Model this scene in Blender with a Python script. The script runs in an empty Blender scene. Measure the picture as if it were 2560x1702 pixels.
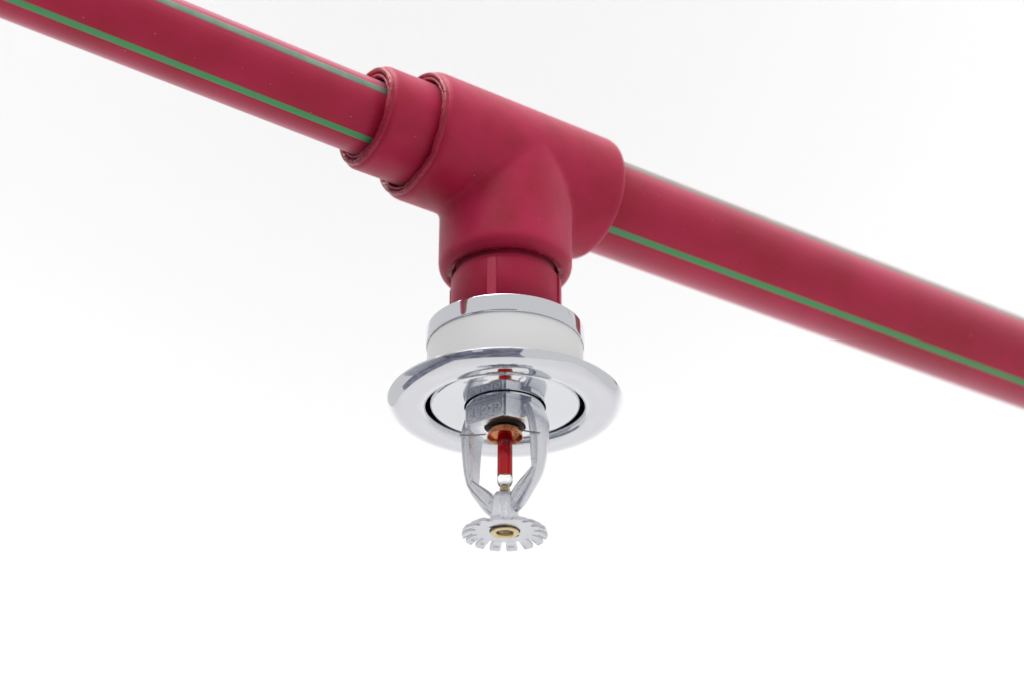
import bpy, bmesh, math, random
from mathutils import Vector, Matrix, noise
sc = bpy.context.scene
col = sc.collection
R_ = math.radians
pi = math.pi

# ------------------------------------------------------------------ camera, world, lamps, exposure
# model space: millimetres, sprinkler axis = z axis, z = 0 at the camera's height; world = model * 0.001 + (0, 0, 1.7)
HZ = 1.7
def W(p): return Vector((p[0] * .001, p[1] * .001, p[2] * .001 + HZ))
cd = bpy.data.cameras.new('camera'); cam = bpy.data.objects.new('camera', cd); col.objects.link(cam)
cam.location = W((2.322, -540, 0)); cam.rotation_euler = (R_(90 + 28.1375), 0, 0)
cd.sensor_width = 36; cd.lens = 4500 / 2560 * 36; cd.clip_start = .01; cd.clip_end = 60
cd.dof.use_dof = True; cd.dof.focus_distance = .598; cd.dof.aperture_fstop = 7.0
sc.camera = cam

wd = bpy.data.worlds.new('World'); sc.world = wd; wd.use_nodes = True
bg = wd.node_tree.nodes['Background']; bg.inputs[0].default_value = (.995, .995, 1, 1); bg.inputs[1].default_value = .76

def area(name, loc, target, size, power, color=(1, 1, 1), sy=None):
    l = bpy.data.lights.new(name, 'AREA'); l.shape = 'RECTANGLE'; l.size = size; l.size_y = sy or size
    l.energy = power; l.color = color
    o = bpy.data.objects.new(name, l); col.objects.link(o); o.location = loc
    o.rotation_euler = (Vector(target) - Vector(loc)).to_track_quat('-Z', 'Y').to_euler(); return o
area('soft_lamp', (-.7, -.6, 4.5), W((0, 0, 300)), 2.4, 82, (1, .99, .97))
area('backdrop_fill_left', (-1.7, .8, 2.4), (-1.0, 2.6, 2.8), 1.0, 17)  # unseen pair of lamps, added to lift the backdrop to white
area('backdrop_fill_right', (1.7, .8, 2.4), (1.0, 2.6, 2.8), 1.0, 17)

sc.view_settings.view_transform = 'Standard'; sc.view_settings.look = 'None'
sc.view_settings.exposure = 0; sc.view_settings.gamma = 1
sc.render.engine = 'CYCLES'; sc.cycles.max_bounces = 12; sc.cycles.glossy_bounces = 6
sc.cycles.caustics_reflective = False; sc.cycles.caustics_refractive = False

# ------------------------------------------------------------------ materials
def mat(name, color, rough=.5, metal=0, spec=.5, sheen=0, bump=None, var=None, coat=0, trans=0, ior=1.45, speck=None, scratch=None, roughvar=0):
    m = bpy.data.materials.new(name); m.use_nodes = True; nt = m.node_tree; N = nt.nodes; L = nt.links
    b = N['Principled BSDF']
    b.inputs['Base Color'].default_value = (*color, 1); b.inputs['Roughness'].default_value = rough
    b.inputs['Metallic'].default_value = metal; b.inputs['Specular IOR Level'].default_value = spec
    b.inputs['Sheen Weight'].default_value = sheen; b.inputs['Sheen Roughness'].default_value = .45; b.inputs['Sheen Tint'].default_value = (1, .55, .68, 1) if color[0] > color[1] * 5 else (1, 1, 1, 1)
    b.inputs['Coat Weight'].default_value = coat; b.inputs['Transmission Weight'].default_value = trans
    b.inputs['IOR'].default_value = ior
    tc = N.new('ShaderNodeTexCoord')
    colout = None
    def noise_(scale, detail=4, vec=None, rg=.55):
        n = N.new('ShaderNodeTexNoise'); n.inputs['Scale'].default_value = scale; n.inputs['Detail'].default_value = detail
        n.inputs['Roughness'].default_value = rg
        L.new(vec or tc.outputs['Object'], n.inputs['Vector']); return n
    if var:
        c2, sc_, amt = var
        n = noise_(sc_); r = N.new('ShaderNodeValToRGB'); r.color_ramp.elements[0].position = .38; r.color_ramp.elements[1].position = .66
        r.color_ramp.elements[0].color = (*color, 1); r.color_ramp.elements[1].color = (*[color[i] * (1 - amt) + c2[i] * amt for i in range(3)], 1)
        L.new(n.outputs[0], r.inputs[0]); colout = r.outputs[0]
    if speck:
        n = noise_(speck[0], 1); r = N.new('ShaderNodeValToRGB'); r.color_ramp.elements[0].position = speck[1]; r.color_ramp.elements[1].position = speck[1] + .02
        L.new(n.outputs[0], r.inputs[0])
        mx = N.new('ShaderNodeMix'); mx.data_type = 'RGBA'; L.new(r.outputs[0], mx.inputs[0])
        if colout: L.new(colout, mx.inputs[6])
        else: mx.inputs[6].default_value = (*color, 1)
        mx.inputs[7].default_value = (*speck[2], 1); colout = mx.outputs[2]
    if colout: L.new(colout, b.inputs['Base Color'])
    if roughvar:
        n = noise_(300, 3); mr = N.new('ShaderNodeMapRange'); mr.inputs['To Min'].default_value = max(0, rough - roughvar); mr.inputs['To Max'].default_value = rough + roughvar
        L.new(n.outputs[0], mr.inputs[0]); L.new(mr.outputs[0], b.inputs['Roughness'])
    last = None
    for (s, st, d) in (bump or []):
        n = noise_(s, 3); bp = N.new('ShaderNodeBump'); bp.inputs['Strength'].default_value = st; bp.inputs['Distance'].default_value = d
        L.new(n.outputs[0], bp.inputs['Height'])
        if last: L.new(last, bp.inputs['Normal'])
        last = bp.outputs[0]
    if scratch:   # fine lines that run along the object's local x
        mp = N.new('ShaderNodeMapping'); mp.inputs['Scale'].default_value = (4, 260, 260); L.new(tc.outputs['Object'], mp.inputs['Vector'])
        n = noise_(1, 3, mp.outputs[0]); bp = N.new('ShaderNodeBump'); bp.inputs['Strength'].default_value = scratch; bp.inputs['Distance'].default_value = .0002
        L.new(n.outputs[0], bp.inputs['Height'])
        if last: L.new(last, bp.inputs['Normal'])
        last = bp.outputs[0]
    if last: L.new(last, b.inputs['Normal'])
    return m

RED = (.50, .009, .062); RED2 = (.37, .003, .025)
M = {}
M['red'] = mat('red_fitting_plastic', RED, .46, spec=.34, sheen=.40, bump=[(90, .25, .0006), (1200, .1, .0001)], var=(RED2, 60, .8), speck=(1100, .80, (.6, .2, .25)), roughvar=.08)
M['pipe'] = mat('red_pipe_plastic', (.49, .007, .055), .34, spec=.3, sheen=1.0, bump=[(1500, .08, .0001)], var=(RED2, 30, .8), speck=(1000, .79, (.6, .25, .3)), scratch=.5, roughvar=.06)
M['bead'] = mat('melted_red_plastic', (.32, .008, .026), .32, sheen=.1, bump=[(350, .5, .0008)], var=(RED, 200, .8))
M['green'] = mat('green_stripe_plastic', (.06, .36, .11), .42, sheen=.2, bump=[(1500, .08, .0001)], var=((.09, .33, .15), 150, .7))
M['greyed'] = mat('greyed_green_stripe', (.15, .25, .18), .5, sheen=.2, bump=[(1500, .1, .0001)], var=((.22, .33, .25), 160, .9))  # greyer green for the narrow pipe's upper stripes
M['pale'] = mat('pale_grey_green_stripe', (.24, .26, .21), .5, sheen=.2, var=((.32, .33, .27), 60, .9))  # pale grey-green for the wide pipe's upper stripes
M['chrome'] = mat('polished_chrome', (.70, .71, .745), .055, 1, bump=[(60, .04, .0004)])
M['plate'] = mat('satin_mirror_plate', (.75, .765, .80), .085, 1, bump=[(40, .03, .0004)])
M['cast'] = mat('rough_cast_chrome', (.77, .78, .815), .12, 1, bump=[(1500, .7, .00022), (3000, .4, .0001)], roughvar=.08)
M['castsmooth'] = mat('smooth_cast_chrome', (.68, .69, .73), .10, 1, bump=[(400, .15, .0002), (2000, .15, .00006)])
M['deflector'] = mat('pressed_chrome', (.66, .67, .71), .26, 1, bump=[(900, .3, .00012)])
M['toothside'] = mat('shaded_tooth_side', (.27, .275, .29), .4, 1, bump=[(2500, .3, .0001)])  # tooth sides: their dim reflection is put into a darker metal colour
M['letter'] = mat('lightened_letter_chrome', (.92, .93, .95), .42, .85)  # same chrome made lighter and rougher, so the letters catch light
M['white'] = mat('white_enamel', (.91, .91, .895), .45, bump=[(120, .06, .0003)])
M['dark'] = mat('gap_shade_black', (.012, .012, .014), .6)  # near-black colour that stands for shade inside gaps and recesses
M['copper'] = mat('copper', (.66, .27, .13), .2, 1, bump=[(700, .15, .0002)], var=((.48, .17, .08), 350, .8))
M['brass'] = mat('brass', (.70, .58, .36), .26, 1, bump=[(900, .15, .0001)], var=((.55, .40, .17), 500, .7))
M['steel'] = mat('spring_steel', (.36, .35, .32), .3, 1)
M['liquid'] = mat('red_bulb_liquid', (.68, .0, .007), .06, spec=.5, coat=.2, trans=.55, ior=1.35)
M['glass'] = mat('clear_glass', (1, 1, 1), .02, trans=1, ior=1.47)
M['ink'] = mat('black_ink', (.01, .008, .01), .5)
M['rear'] = mat('dark_blue_grey_matte', (.15, .16, .21), .8, spec=.2, var=((.38, .39, .46), 2.2, .9))  # dark tone of the added surfaces that the chrome mirrors
M['side'] = mat('mid_blue_grey_matte', (.42, .43, .47), .8, spec=.2, var=((.55, .56, .6), 2.2, .9))  # paler tone of the added surface on the left
M['wall'] = mat('white_backdrop', (.868, .862, .856), .9, spec=.1)

# ------------------------------------------------------------------ helpers
def obj(name, me_or_bm, mats, parent=None, smooth=True, angle=None):
    if isinstance(me_or_bm, bmesh.types.BMesh):
        me = bpy.data.meshes.new(name); bmesh.ops.recalc_face_normals(me_or_bm, faces=me_or_bm.faces[:]); me_or_bm.to_mesh(me); me_or_bm.free()
    else: me = me_or_bm; me.name = name
    if not isinstance(mats, (list, tuple)): mats = [mats]
    me.materials.clear()
    for m in mats: me.materials.append(m)
    if smooth:
        me.polygons.foreach_set('use_smooth', [True] * len(me.polygons))
        if angle is not None: me.set_sharp_from_angle(angle=R_(angle))
    o = bpy.data.objects.new(name, me); col.objects.link(o)
    if parent: o.parent = parent
    return o
def thing(name, label, cat, loc, rot=(0, 0, 0)):
    o = bpy.data.objects.new(name, None); o.empty_display_size = .02; col.objects.link(o)
    o.location = loc; o.rotation_euler = rot; o['label'] = label; o['category'] = cat; return o
K = .001
def V3(x, y, z): return Vector((x * K, y * K, z * K))
def lathe(prof, seg=96, fn=None, axis='z', closed=False, bm=None, midx=None, caps=True):
    """prof: list of (radius, height) in mm; fn(r, h, ang, i) -> (r, h)"""
    bm = bm or bmesh.new(); rings = []
    for i, (r, h) in enumerate(prof):
        if r < 1e-6:
            p = (h, 0, 0) if axis == 'x' else (0, 0, h)
            rings.append([bm.verts.new(V3(*p))]); continue
        ring = []
        for k in range(seg):
            a = 2 * pi * k / seg; rr, hh = (r, h) if not fn else fn(r, h, a, i)
            p = (hh, rr * math.cos(a), rr * math.sin(a)) if axis == 'x' else (rr * math.cos(a), rr * math.sin(a), hh)
            ring.append(bm.verts.new(V3(*p)))
        rings.append(ring)
    n = len(rings); pairs = [(i, i + 1) for i in range(n - 1)] + ([(n - 1, 0)] if closed else [])
    for (i, j) in pairs:
        a, b = rings[i], rings[j]
        for k in range(seg):
            k2 = (k + 1) % seg
            if len(a) == 1 and len(b) == 1: continue
            if len(a) == 1: f = bm.faces.new((a[0], b[k], b[k2]))
            elif len(b) == 1: f = bm.faces.new((a[k], b[0], a[k2]))
            else: f = bm.faces.new((a[k], b[k], b[k2], a[k2]))
            if midx: f.material_index = midx[i]
    return bm
def arc(cr, ch, rad, a0, a1, n=6):
    return [(cr + rad * math.cos(R_(a0 + (a1 - a0) * t / n)), ch + rad * math.sin(R_(a0 + (a1 - a0) * t / n))) for t in range(n + 1)]
def wire(pts, rad, seg=10):
    bm = bmesh.new(); rings = []
    for i, p in enumerate(pts):
        p = Vector(p); a = Vector(pts[max(i - 1, 0)]); b = Vector(pts[min(i + 1, len(pts) - 1)])
        t = (b - a).normalized(); x = t.orthogonal().normalized()
        if rings and (x.dot(px) < 0): x = -x
        px = x; y = t.cross(x)
        r = rad if not isinstance(rad, (list, tuple)) else rad[i]
        rings.append([bm.verts.new((p + x * r * math.cos(2 * pi * k / seg) + y * r * math.sin(2 * pi * k / seg)) * K) for k in range(seg)])
    for a, b in zip(rings, rings[1:]):
        for k in range(seg): bm.faces.new((a[k], b[k], b[(k + 1) % seg], a[(k + 1) % seg]))
    bm.faces.new(rings[0]); bm.faces.new(rings[-1]); return bm
def baked(o):
    dg = bpy.context.evaluated_depsgraph_get(); me = bpy.data.meshes.new_from_object(o.evaluated_get(dg)); return me

# ------------------------------------------------------------------ backdrop
def backdrop():
    prof = [(-.6, -2.2)]
    # from floor level behind the sprinkler up and over to a level ceiling high above it
    path = [(-.8, .0), (0, 0), (1.7, .0)] + [(1.7 + .9 * math.sin(R_(t)), .9 - .9 * math.cos(R_(t))) for t in range(15, 90, 15)] + [(2.6, .9), (2.6, 2.0)] + [(2.6 - .9 + .9 * math.cos(R_(t)), 2.9 + .9 * math.sin(R_(t))) for t in range(0, 91, 6)] + [(1.2, 3.8), (.8, 3.8)]
    bm = bmesh.new(); rows = []
    for (y, z) in path: rows.append([bm.verts.new((x, y, z)) for x in (-1.5, -.5, .6, 1.8, 3.0)])
    for a, b in zip(rows, rows[1:]):
        for k in range(4): bm.faces.new((a[k], a[k + 1], b[k + 1], b[k]))
    o = obj('backdrop', bm, M['wall']); o['kind'] = 'structure'; return o
backdrop()
# unseen dark wall with a gap, added behind the camera for the chrome to mirror
bm = bmesh.new(); 
for (x0, x1, z0, z1) in ((-3.2, -1.02, 0, 2.3), (-.62, -.24, 0, 2.3), (-1.02, -.62, 0, 1.1), (-1.02, -.62, 1.9, 2.3), (-.24, .5, 0, 2.3)):
    vs = [bm.verts.new(p) for p in ((x0, -1.7, z0), (x1, -1.7, z0), (x1, -1.7, z1), (x0, -1.7, z1), (x0, -1.8, z0), (x1, -1.8, z0), (x1, -1.8, z1), (x0, -1.8, z1))]
    for f in ((0, 1, 2, 3), (7, 6, 5, 4), (0, 4, 5, 1), (1, 5, 6, 2), (2, 6, 7, 3), (3, 7, 4, 0)): bm.faces.new([vs[i] for i in f])
rw = obj('added_rear_wall', bm, M['rear'], smooth=False); rw['kind'] = 'structure'
bm = bmesh.new()
bm.faces.new([bm.verts.new(p) for p in ((-3.2, -1.7, -.02), (.5, -1.7, -.02), (.5, 2.4, -.02), (-3.2, 2.4, -.02))])
fl = obj('added_floor', bm, M['rear'], smooth=False); fl['kind'] = 'structure'  # cut-off dark ground, added so the chrome rim mirrors it
bm = bmesh.new(); c = bmesh.ops.create_cube(bm, size=1)['verts']
for v in c: v.co = Vector((-2.65 + v.co.x * .1, -.45 + v.co.y * 2.4, 1.1 + v.co.z * 2.2))
lw = obj('added_left_wall', bm, M['side'], smooth=False); lw['kind'] = 'structure'  # unseen, added to darken the left part of the rim's reflection

# ------------------------------------------------------------------ pipework
ZT = 358.45; PHI = R_(34.3)
RP, RL, RT, RB = 17.8, 13.4, 23.4, 18.6        # right pipe, left pipe, tee, reducer bushing
pw = thing('sprinkler_pipework', 'red plastic water pipe with green stripes, crossing diagonally through a tee fitting above the sprinkler', 'pipe', W((0, 0, ZT)), (0, 0, PHI))

def pipe(name, r, x0, x1, stripes, half_, rot, label, top):
    bm = lathe([(r, x0), (r, x1)], 128, axis='x')
    o = obj(name, bm, M['pipe'], pw); o.rotation_euler = rot; o['label'] = label
    if x0 < 0: o.location.z = -.0019
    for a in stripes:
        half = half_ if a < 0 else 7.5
        bm = bmesh.new(); n = 8; rr = r + .09; rows = []
        for x in (x0 + (.3 if x0 > 0 else 0), x1 - (.3 if x1 < 0 else 0)):
            row = []
            for k in range(n + 1):
                t = a + half * (2 * k / n - 1); q = rr if 0 < k < n else r - .1
                row.append(bm.verts.new(V3(x, -q * math.cos(R_(t)), q * math.sin(R_(t)))))
            rows.append(row)
        for k in range(n): bm.faces.new((rows[0][k], rows[0][k + 1], rows[1][k + 1], rows[1][k]))
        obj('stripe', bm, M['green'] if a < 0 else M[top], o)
    return o
pipe('pipe', RL, -330, -50, [-69, 14, 104, 194], 5.8, (0, R_(2.3), R_(-1.3)), 'narrow red pipe with green stripes, running up to the left', 'greyed')
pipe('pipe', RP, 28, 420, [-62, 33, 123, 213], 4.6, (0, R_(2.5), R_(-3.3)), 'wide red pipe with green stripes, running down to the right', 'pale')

# tee: two cylinders, united, remeshed and relaxed so that they flow into each other like a moulding
def cyl_round(r, h0, h1, e0, e1, axis, seg=128):
    prof = [(0, h0)] + [(r - e0 + e0 * math.cos(R_(t)), h0 + e0 + e0 * math.sin(R_(t))) for t in range(-90, 1, 15)] + \
           [(r - e1 + e1 * math.cos(R_(t)), h1 - e1 + e1 * math.sin(R_(t))) for t in range(0, 91, 15)] + [(0, h1)]
    return lathe(prof, seg, axis=axis)
BZ = 313.6 - ZT    # lower end of the branch
a = obj('tee_body', cyl_round(RT, -39.5, 37.5, 3.4, 2.4, 'x'), M['red'])
b = obj('tmp', cyl_round(RT - .1, BZ, 5, 4.2, 2, 'z'), M['red'])
hole1 = obj('tmp', lathe([(0, -60), (21.2, -60), (21.2, -33), (0, -33)], 96, axis='x'), M['red'])
hole2 = obj('tmp', lathe([(0, BZ - 10), (19.7, BZ - 10), (19.4, BZ + 4), (0, BZ + 4)], 96), M['red'])
for op, q in (('UNION', b), ('DIFFERENCE', hole1), ('DIFFERENCE', hole2)):
    md = a.modifiers.new(op, 'BOOLEAN'); md.operation = op; md.object = q; md.solver = 'EXACT'
md = a.modifiers.new('remesh', 'REMESH'); md.mode = 'VOXEL'; md.voxel_size = .00055
md = a.modifiers.new('relax', 'SMOOTH'); md.factor = .5; md.iterations = 30
bpy.context.view_layer.update()
me = baked(a)
for q in (a, b, hole1, hole2): bpy.data.objects.remove(q)
tee = obj('tee_fitting', me, M['red'], pw)
tee['label'] = 'moulded red tee fitting with its branch pointing down'

def bead(name, r_in, r_out, h, prof, seed, axis='x', amp=.35, parent=pw, m='bead'):
    """irregular ring of melted plastic squeezed out of a welded socket"""
    def fn(r, hh, a_, i):
        n1 = noise.noise(Vector((math.cos(a_) * 2.3 + seed, math.sin(a_) * 2.3, hh * .15)))
        n2 = noise.noise(Vector((math.cos(a_) * 7 + seed, math.sin(a_) * 7, i * .7)))
        n3 = noise.noise(Vector((math.cos(a_) * 16 + seed * 3, math.sin(a_) * 16, i * 1.3)))
        w = amp * (n1 * .9 + n2 * .45 + n3 * (.9 if math.sin(a_) < -.45 else .12))
        return r + w * .5, hh + w
    return obj(name, lathe(prof, 200, fn, axis), M[m], parent)
# reducer bushing in the tee's left mouth
pb = [(RL - .2, -53.0), (16.3, -53.0), (16.6, -55)] + [(RB - 2.2 + 2.2 * math.cos(R_(t)), -57.4 + 2.2 + 2.2 * -math.sin(R_(t)) * 1.0) for t in range(90, -1, -15)] + [(RB, -45), (RB + .05, -36), (RB, -30)]
bush = obj('reducer_bushing', lathe(pb, 160, axis='x'), M['red'], pw)
bush['label'] = 'plain red reducer bushing between the narrow pipe and the tee'
bead('weld_bead', 0, 0, 0, [(13.9, -53.5), (13.95, -56.6), (14.15, -57.7), (14.6, -58.2), (15.1, -58.0), (15.35, -57.2), (15.5, -56.4), (15.7, -57.3), (16.1, -58.3), (16.7, -58.7), (17.3, -58.4), (17.65, -57.5), (17.75, -56)], 3, amp=.42)
bead('weld_bead', 0, 0, 0, [(19.35, -33), (19.4, -38.0), (19.6, -39.1), (20.0, -39.7), (20.45, -39.5), (20.65, -38.8), (20.8, -38.4), (21.0, -39.2), (21.4, -39.9), (21.9, -39.9), (22.3, -39.2), (22.4, -37)], 11, amp=.4)
# threaded adapter below the tee with four upright ribs
A0, A1 = 284.0 - ZT, 315.5 - ZT
pa = [(17.4, A0), (18.75, A0), (18.75, A1 - 5.2), (18.5, A1 - 4.0), (17.9, A1 - 3.0), (17.2, A1 - 2.4), (17.0, A1), (17.0, A1 + 4)]
adp = obj('threaded_adapter', lathe(pa, 128), M['red'], pw); adp.rotation_euler = (0, 0, -PHI)
adp['label'] = 'red threaded adapter with upright ribs, above the chrome cup'
for k, ang in enumerate((-103.5, -13.5, 76.5, 166.5)):
    bm = bmesh.new(); rows = []
    for (h, rr) in ((A0 + .2, 19.55), (A1 - 5.8, 19.55), (A1 - 4.6, 19.2), (A1 - 3.6, 18.1)):
        row = []
        for (t, q) in ((-4.9, 18.3), (-4.6, rr - .12), (-4.2, rr), (4.2, rr), (4.6, rr - .12), (4.9, 18.3)):
            aa = R_(ang + t); row.append(bm.verts.new(V3(q * math.cos(aa), q * math.sin(aa), h)))
        rows.append(row)
    for x, y in zip(rows, rows[1:]):
        for j in range(5): bm.faces.new((x[j], x[j + 1], y[j + 1], y[j]))
    bm.faces.new(rows[-1]); obj('rib', bm, M['red'], adp, angle=40)
bd = bead('weld_bead', 0, 0, 0, [(17.3, BZ + 3.6), (18.0, BZ + 2.2), (18.5, BZ + .8), (18.9, BZ + .45), (19.3, BZ + 1.0), (19.9, BZ + .5), (20.3, BZ + .7), (20.5, BZ + 1.8)], 21, 'z', amp=.5)

# ------------------------------------------------------------------ escutcheon
EZ = 264.06
es = thing('escutcheon', 'round mirror-chrome escutcheon ring with a white cup, around the sprinkler head below the red adapter', 'cover ring', W((0, 0, EZ)))
def e(l): return [(r, z - EZ) for r, z in l]
rim = e([(26.3, 268.0), (26.3, 265.2), (26.4, 263.7), (26.8, 262.7), (27.6, 262.0), (28.8, 261.5), (30.5, 261.2), (32.5, 261.1), (34.5, 261.3), (36.3, 261.8), (37.6, 262.6), (38.6, 263.6), (39.2, 264.5), (39.45, 265.25), (39.3, 265.6), (38.7, 265.2), (37.5, 263.8), (35, 262.6), (31, 262.3), (28.5, 262.8), (27.6, 263.6), (27.3, 265), (27.3, 268.0)])
def subdiv(prof, n=3):   # Catmull-Rom through the profile
    out = []
    for i in range(len(prof) - 1):
        p = [prof[max(i - 1, 0)], prof[i], prof[i + 1], prof[min(i + 2, len(prof) - 1)]]
        for k in range(n):
            t = k / n
            out.append(tuple(.5 * (2 * p[1][c] + (p[2][c] - p[0][c]) * t + (2 * p[0][c] - 5 * p[1][c] + 4 * p[2][c] - p[3][c]) * t * t + (-p[0][c] + 3 * p[1][c] - 3 * p[2][c] + p[3][c]) * t ** 3) for c in (0, 1)))
    out.append(prof[-1]); return out
obj('rim', lathe(subdiv(rim), 256), M['chrome'], es)
obj('plate', lathe(e([(13.7, 265.2), (13.65, 263.5), (23.7, 263.5), (24.3, 263.62), (24.8, 263.95), (25.1, 264.4), (25.25, 265), (25.25, 267.4), (13.7, 267.4)]), 192), M['plate'], es, angle=30)
obj('cup_wall', lathe(subdiv(e([(26.55, 264.5), (26.68, 268), (26.62, 274), (26.5, 280), (26.42, 285.6)]), 2), 192), M['white'], es)
obj('lip', lathe(subdiv(e([(26.6, 285.45), (26.85, 285.6), (26.97, 286.3), (27.0, 287.5), (27.0, 289.2), (26.96, 290.6), (26.9, 291.5), (26.75, 291.78), (26.2, 291.8), (25.9, 291.3), (25.8, 289)]), 3), 192), M['chrome'], es)
obj('gap_shade_liner', lathe(e([(25.9, 266), (25.7, 288), (25.5, 289.5), (19, 289.6), (13.9, 268), (13.9, 266)]), 96), M['dark'], es)  # black liner added to keep the gap around the plate in shade

# ------------------------------------------------------------------ sprinkler head
SZ = 219.0; PSI = R_(-32)
sp = thing('fire_sprinkler', 'chrome pendent sprinkler with a red glass bulb between two curved arms and a toothed deflector', 'sprinkler', W((0, 0, SZ)), (0, 0, PSI))
# local axes: x = from the far left arm to the near right arm, -y = the lettered front
def s(l): return [(r, z - SZ) for r, z in l]
frame = None
# body: prism with two wrench flats in front, two behind
BR = 13.3
def plan():
    half = [(-9.7, -9.0), (5.6, -9.0), (8.35, -4.3), (8.9, -4.0)]
    a0 = math.atan2(-4.0, math.sqrt(BR ** 2 - 16)); pts = []
    pts += [(-9.7, -9.0), (-9.2, -9.1), (5.2, -9.1), (5.3, -8.15), (5.75, -8.1), (5.9, -8.7), (8.35, -4.5), (9.0, -4.1)]
    pts += [(BR * math.cos(t), BR * math.sin(t)) for t in (a0, a0 * .75, a0 * .5, a0 * .25, 0)]
    # arc from angle 0 up to the rear flat's start (mirror of the front by 180 degrees)
    s0 = math.atan2(9.0, 9.7)
    pts += [(BR * math.cos(t), BR * math.sin(t)) for t in [s0 * k / 6 for k in range(1, 6)]]
    return pts
P1 = plan(); P = P1 + [(-x, -y) for x, y in P1]
bm = bmesh.new(); rows = []
for (z, sc_) in ((256.0, .955), (256.25, .985), (256.7, 1.0), (262.3, 1.0), (262.55, .995)):
    rows.append([bm.verts.new(V3(x * sc_, y * sc_, z - SZ)) for x, y in P])
n = len(P)
for a_, b_ in zip(rows, rows[1:]):
    for k in range(n):
        f = bm.faces.new((a_[k], a_[(k + 1) % n], b_[(k + 1) % n], b_[k]))
        q = k % (n // 2); f.material_index = 0 if q <= 7 else 1
# underside with a round seat opening
inner = []
for (x, y) in P:
    l = math.hypot(x, y); inner.append((x / l * 7.0, y / l * 7.0))
def ringv(rr, z): return [bm.verts.new(V3(x / 7 * rr, y / 7 * rr, z - SZ)) for x, y in inner]
levels = [rows[0], ringv(7.3, 256.1), ringv(6.9, 256.3), ringv(6.6, 257.2), ringv(6.5, 262)]
for a_, b_ in zip(levels, levels[1:]):
    for k in range(n):
        f = bm.faces.new((a_[k], b_[k], b_[(k + 1) % n], a_[(k + 1) % n])); f.material_index = 0
bm.faces.new(levels[-1][::-1])
bm.faces.new(rows[-1])
fr = obj('frame', bm, [M['cast'], M['castsmooth']], sp, angle=28)
fr['label'] = 'cast chrome frame with wrench flats and raised lettering'
obj('shoulder', lathe(s([(0, 262.6), (12.2, 262.6), (12.9, 262.7), (13.05, 262.85), (13.05, 266), (0, 266)]), 96), M['castsmooth'], fr, angle=30)
# raised border of the lettered flat
bm = bmesh.new()
def box(bm, x0, x1, y0, y1, z0, z1):
    c = bmesh.ops.create_cube(bm, size=1)['verts']
    for v in c: v.co = V3((x0 + x1) / 2 + v.co.x * (x1 - x0), (y0 + y1) / 2 + v.co.y * (y1 - y0), (z0 + z1) / 2 + v.co.z * (z1 - z0) - SZ)
box(bm, -9.2, 5.2, -9.42, -9.0, 256.35, 257.0)
box(bm, 4.55, 5.18, -9.42, -9.0, 257.0, 262.2)
bmesh.ops.bevel(bm, geom=bm.edges[:], offset=.00012, segments=2, affect='EDGES')
obj('raised_border', bm, M['cast'], fr)
# arms
ST = [  # (u_in, z_in, u_out, z_out, half thickness)
 (9.6, 259.8, 13.4, 260.6, 5.2), (10.4, 257.4, 14.6, 258.2, 5.0), (11.1, 254.8, 15.4, 255.6, 4.6), (11.35, 251.6, 15.6, 252.2, 4.0), (11.3, 248.2, 15.65, 248.6, 3.5),
 (11.25, 244.6, 15.5, 244.8, 3.0), (11.2, 241.6, 15.1, 241.8, 2.7), (11.2, 240.3, 14.6, 239.4, 2.45), (11.25, 239.0, 14.05, 237.6, 2.4), (10.7, 238.5, 13.55, 236.3, 2.3),
 (9.3, 237.2, 12.15, 233.7, 2.2), (7.7, 236.0, 10.5, 231.3, 2.1), (6.0, 234.6, 8.7, 228.7, 2.05), (4.3, 232.9, 6.8, 226.5, 2.0), (2.6, 230.6, 4.8, 225.0, 1.7), (.5, 228.6, 2.6, 224.0, 1.7)]
SEC = [(0, .0), (0, .80), (.13, 1.0), (.28, 1.0), (.36, .90), (.60, .88), (.68, .99), (.76, 1.0), (.86, .84), (.94, .56), (.985, .3), (1.0, 0)]
SEC = SEC + [(w, -v) for w, v in SEC[-2:0:-1]]
for sgn in (1, -1):
    bm = bmesh.new(); rows = []
    # smooth the stations
    S2 = []
    for i in range(len(ST) - 1):
        p = [ST[max(i - 1, 0)], ST[i], ST[i + 1], ST[min(i + 2, len(ST) - 1)]]
        for k in range(3):
            t = k / 3
            S2.append(tuple(.5 * (2 * p[1][c] + (p[2][c] - p[0][c]) * t + (2 * p[0][c] - 5 * p[1][c] + 4 * p[2][c] - p[3][c]) * t * t + (-p[0][c] + 3 * p[1][c] - 3 * p[2][c] + p[3][c]) * t ** 3) for c in range(5)))
    S2.append(ST[-1])
    for (ui, zi, uo, zo, vh) in S2:
        rows.append([bm.verts.new(V3(sgn * (ui + (uo - ui) * w), v * vh, zi + (zo - zi) * w - SZ)) for w, v in SEC])
    m_ = len(SEC)
    for a_, b_ in zip(rows, rows[1:]):
        for k in range(m_):
            f = bm.faces.new((a_[k], a_[(k + 1) % m_], b_[(k + 1) % m_], b_[k]))
            w = SEC[k][0]; f.material_index = 1 if w >= .8 else 0
    bm.faces.new(rows[0]); bm.faces.new(rows[-1])
    obj('arm', bm, [M['cast'], M['castsmooth']], fr, angle=24)
# hub where the arms meet
def flute(r, h, a_, i): return r + .16 * math.cos(9 * a_) * (1 if 1 < i < 9 else 0), h
obj('hub', lathe(s([(0, 233.0), (2.1, 232.9), (3.1, 232.4), (3.65, 231.5), (3.9, 230), (4.15, 228), (4.4, 226), (4.6, 224), (4.65, 221.5), (4.6, 220.5), (0, 220)]), 72, flute), M['cast'], fr)
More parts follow.
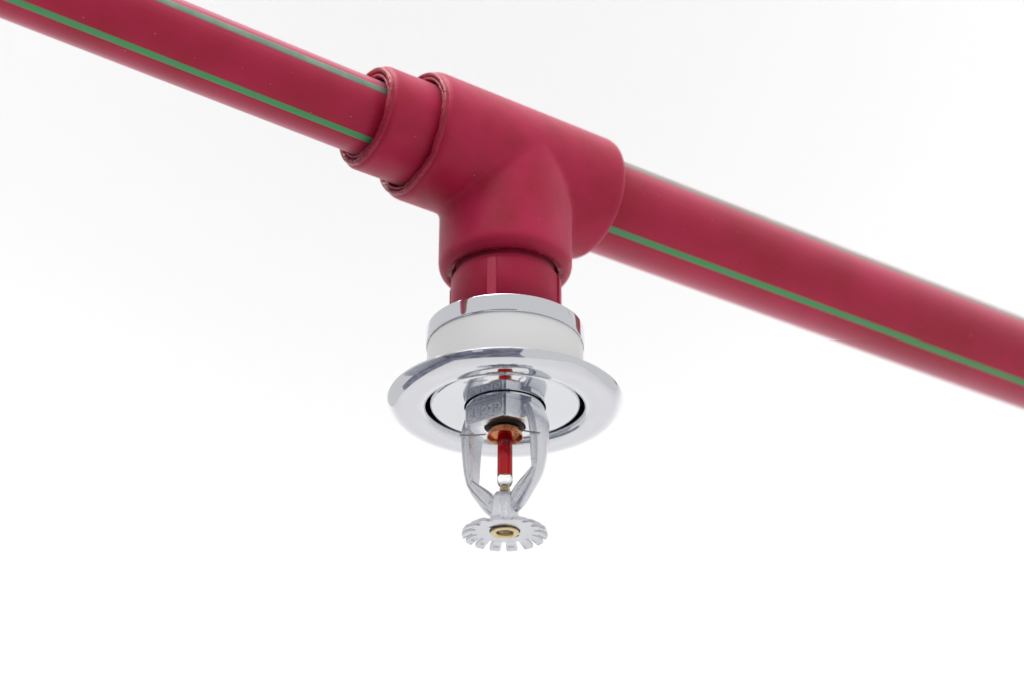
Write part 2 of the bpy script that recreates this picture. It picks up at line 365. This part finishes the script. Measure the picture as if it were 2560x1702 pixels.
# lettering on the front flat, upside down as cast
def text_mesh(txt, size, depth):
    cu = bpy.data.curves.new('t', 'FONT'); cu.body = txt; cu.size = size; cu.extrude = depth; cu.bevel_depth = depth * .35; cu.bevel_resolution = 1
    cu.align_x = 'CENTER'; cu.align_y = 'CENTER'; cu.space_character = 1.12; cu.offset = size * .012
    o = bpy.data.objects.new('t', cu); col.objects.link(o); bpy.context.view_layer.update()
    me = baked(o); bpy.data.objects.remove(o); return me
for i, ch in enumerate('GLOBE'):
    me = text_mesh(ch, .0038, .0005)
    # text lies in xy facing +z; turn it to face -y, upside down
    me.transform(Matrix.Translation(V3(3.1 - i * 2.55, -9.12, 259.55 - SZ)) @ Matrix.Rotation(pi, 4, 'Y') @ Matrix.Rotation(pi / 2, 4, 'X') @ Matrix.Diagonal((.86, 1, 1, 1)))
    obj('letter', me, M['letter'], fr, angle=40)

# glass bulb
bulb = obj('glass_bulb', lathe(subdiv(s([(0, 234.6), (1.2, 234.7), (1.9, 235.2), (2.4, 236.1), (2.62, 237.2), (2.60, 238.2), (2.50, 238.55), (2.40, 238.45), (1.6, 238.15), (0, 238.0)]), 3), 64), M['glass'], sp)
bulb['label'] = 'red filled glass bulb with a clear lower tip'
obj('red_liquid', lathe(subdiv(s([(0, 238.03), (1.6, 238.18), (2.35, 238.5), (2.50, 238.8), (2.52, 240.5), (2.5, 246), (2.5, 252), (2.45, 253.5), (2.1, 254.8), (1.1, 256.0), (0, 256.2)]), 2), 64), M['liquid'], bulb)
def bulb_text():
    me = text_mesh('FZ/330', .0021, .00001)
    R = 2.56; a0 = -pi / 2 + R_(14) - PSI
    for v in me.vertices:
        x, y, z = v.co
        ang = a0 + y / (R * K)            # across the bulb
        rr = R + (z / K) * .5 + .02
        v.co = Vector((rr * K * math.cos(ang), rr * K * math.sin(ang), (249.3 - SZ) * K - x))
    obj('marking', me, M['ink'], bulb, smooth=False)
bulb_text()
obj('brass_tip', lathe(s([(0, 231.5), (2.15, 231.5), (1.95, 233.0), (1.6, 234.6), (1.5, 235.1), (1.25, 235.15), (1.2, 234.5), (0, 234.4)]), 40), M['brass'], sp, angle=35)
# copper seat cup
cup = obj('copper_cup', lathe(subdiv(s([(4.6, 255.5), (5.3, 255.2), (5.5, 254.4), (5.85, 253.2), (6.05, 252.6), (5.95, 252.45), (5.7, 252.6), (5.4, 253.4), (5.0, 254.4), (3.6, 255.4), (2.2, 256.0), (0, 256.2)]), 3), 96), M['copper'], sp)
cup['label'] = 'copper cup holding the top of the red bulb'
obj('void_shade_ring', lathe(s([(2.4, 256.0), (4.6, 255.6), (5.7, 255.75), (6.4, 256.0), (6.55, 256.6), (6.3, 257.8), (5.0, 258.0)]), 72), M['dark'], sp)  # black ring that stands for the dark void above the cup
# thin prongs of the spring clip; coordinates are given in the unrotated model space
def unrot(p): return Matrix.Rotation(-PSI, 3, 'Z') @ Vector((p[0], p[1], p[2] - SZ))
for pts in ([(-14.9, -2.6, 252.2), (-10, -3.2, 251.9), (-6.2, -4, 251.9)], [(11.4, -11.2, 249.0), (8.2, -9.6, 250.2), (5.4, -6.2, 252.3), (4.6, -4.4, 253.6)]):
    obj('clip_prong', wire([unrot(p) for p in pts], .26), M['steel'], sp)

# deflector with fourteen teeth
DZ = 219.3
def notch(r, h, a_, i):
    if r < 5.2:
        for t in (-135, 40):
            d = abs((math.degrees(a_) - (90 - t - math.degrees(PSI)) + 180) % 360 - 180)
            if d < 14: r = 6.1
    return r, h
df = obj('deflector', lathe(s([(4.95, DZ + 1.15), (4.95, DZ + .1), (5.05, DZ), (8.9, DZ), (9.5, DZ), (9.5, DZ + 1.15), (8.9, DZ + 1.15)]), 180, notch, closed=True), M['deflector'], sp, angle=35)
obj('gap_shade_plug', lathe(s([(3.5, DZ + 1.2), (6.5, DZ + 1.2), (6.5, DZ + 1.5), (3.5, DZ + 1.5)]), 48), M['dark'], sp)  # dark plug added to blacken the gap around the brass centre
df['label'] = 'flat toothed chrome deflector disc with a brass centre'
# bearings of the teeth, degrees from the far side turning right as seen in the photograph
TE = [-14, 10, 35, 58, 81, 104, 129, 156, -176 + 8, -136, -109, -84, -60, -38]
for i, t in enumerate(TE):
    nxt = sorted((((u - t + 180) % 360) - 180 for u in TE if u != t), key=abs)
    right = min(x for x in nxt if x > 0); left = max(x for x in nxt if x < 0)
    ang = R_(90 - t) - PSI; ca, sa = math.cos(ang), math.sin(ang)
    gap0, gap1 = .55, (.95 if abs(t) < 50 else .62)
    bm = bmesh.new(); rows = []
    for (r, dz) in ((9.2, 0), (10.2, -.03), (11.2, -.22), (12.2, -.6), (13.0, -1.0), (13.5, -1.3), (13.75, -1.5)):
        gp = gap0 + (gap1 - gap0) * (r - 9.2) / 4.6
        wl = min(r * math.sin(R_(-left / 2)) - gp, 1.8); wr = min(r * math.sin(R_(right / 2)) - gp, 1.8)
        if r > 13.6: wl -= .25; wr -= .25
        row = []
        for (w, h) in ((-wl, dz), (-wl + .12, dz - .0), (wr - .12, dz), (wr, dz), (wr, dz + 1.15), (-wl, dz + 1.15)):
            hh = h + (.1 if w in (-wl, wr) and h == dz else 0)
            x, y = r * ca + w * sa, r * sa - w * ca
            row.append(bm.verts.new(V3(x, y, DZ - .005 + hh - SZ)))
        rows.append(row)
    for a_, b_ in zip(rows, rows[1:]):
        for k in range(6):
            f = bm.faces.new((a_[k], a_[(k + 1) % 6], b_[(k + 1) % 6], b_[k])); f.material_index = 1 if k in (3, 5) else 0
    bm.faces.new(rows[-1]); bm.faces.new(rows[0])
    obj('tooth', bm, [M['deflector'], M['toothside']], df, angle=38)
    # stamped marks on some teeth
    def mark(pts, closed):
        q = []
        for (r, w) in pts:
            dz = -.2 - (r - 11.2) * .42
            q.append((r * ca + w * sa, r * sa - w * ca, DZ + dz - .02 - SZ))
        if closed: q.append(q[0])
        obj('stamped_mark', wire(q, .07, 6), M['steel'], df)
    if t in (10, -14): mark([(11.9, -.9), (11.9, .9), (12.5, .9), (12.5, -.9)], True)
    if t in (-60, -38): mark([(12.0 + .5 * math.cos(2 * pi * k / 14), .5 * math.sin(2 * pi * k / 14)) for k in range(14)], True)
# brass centre
obj('brass_centre', lathe(s([(2.65, 221), (2.65, 219.20), (2.8, 218.75), (3.15, 218.50), (4.4, 218.50), (4.6, 218.65), (4.65, 218.95), (4.4, 219.30), (3.9, 219.50), (3.9, 221)]), 80), M['brass'], sp, angle=30)
obj('bore_shadow_plug', lathe(s([(0, 220.8), (2.7, 220.8), (2.7, 221.2), (0, 221.2)]), 40), M['brass'], sp).name = 'bore_shade_plug'  # brass plug added inside the bore to shade it
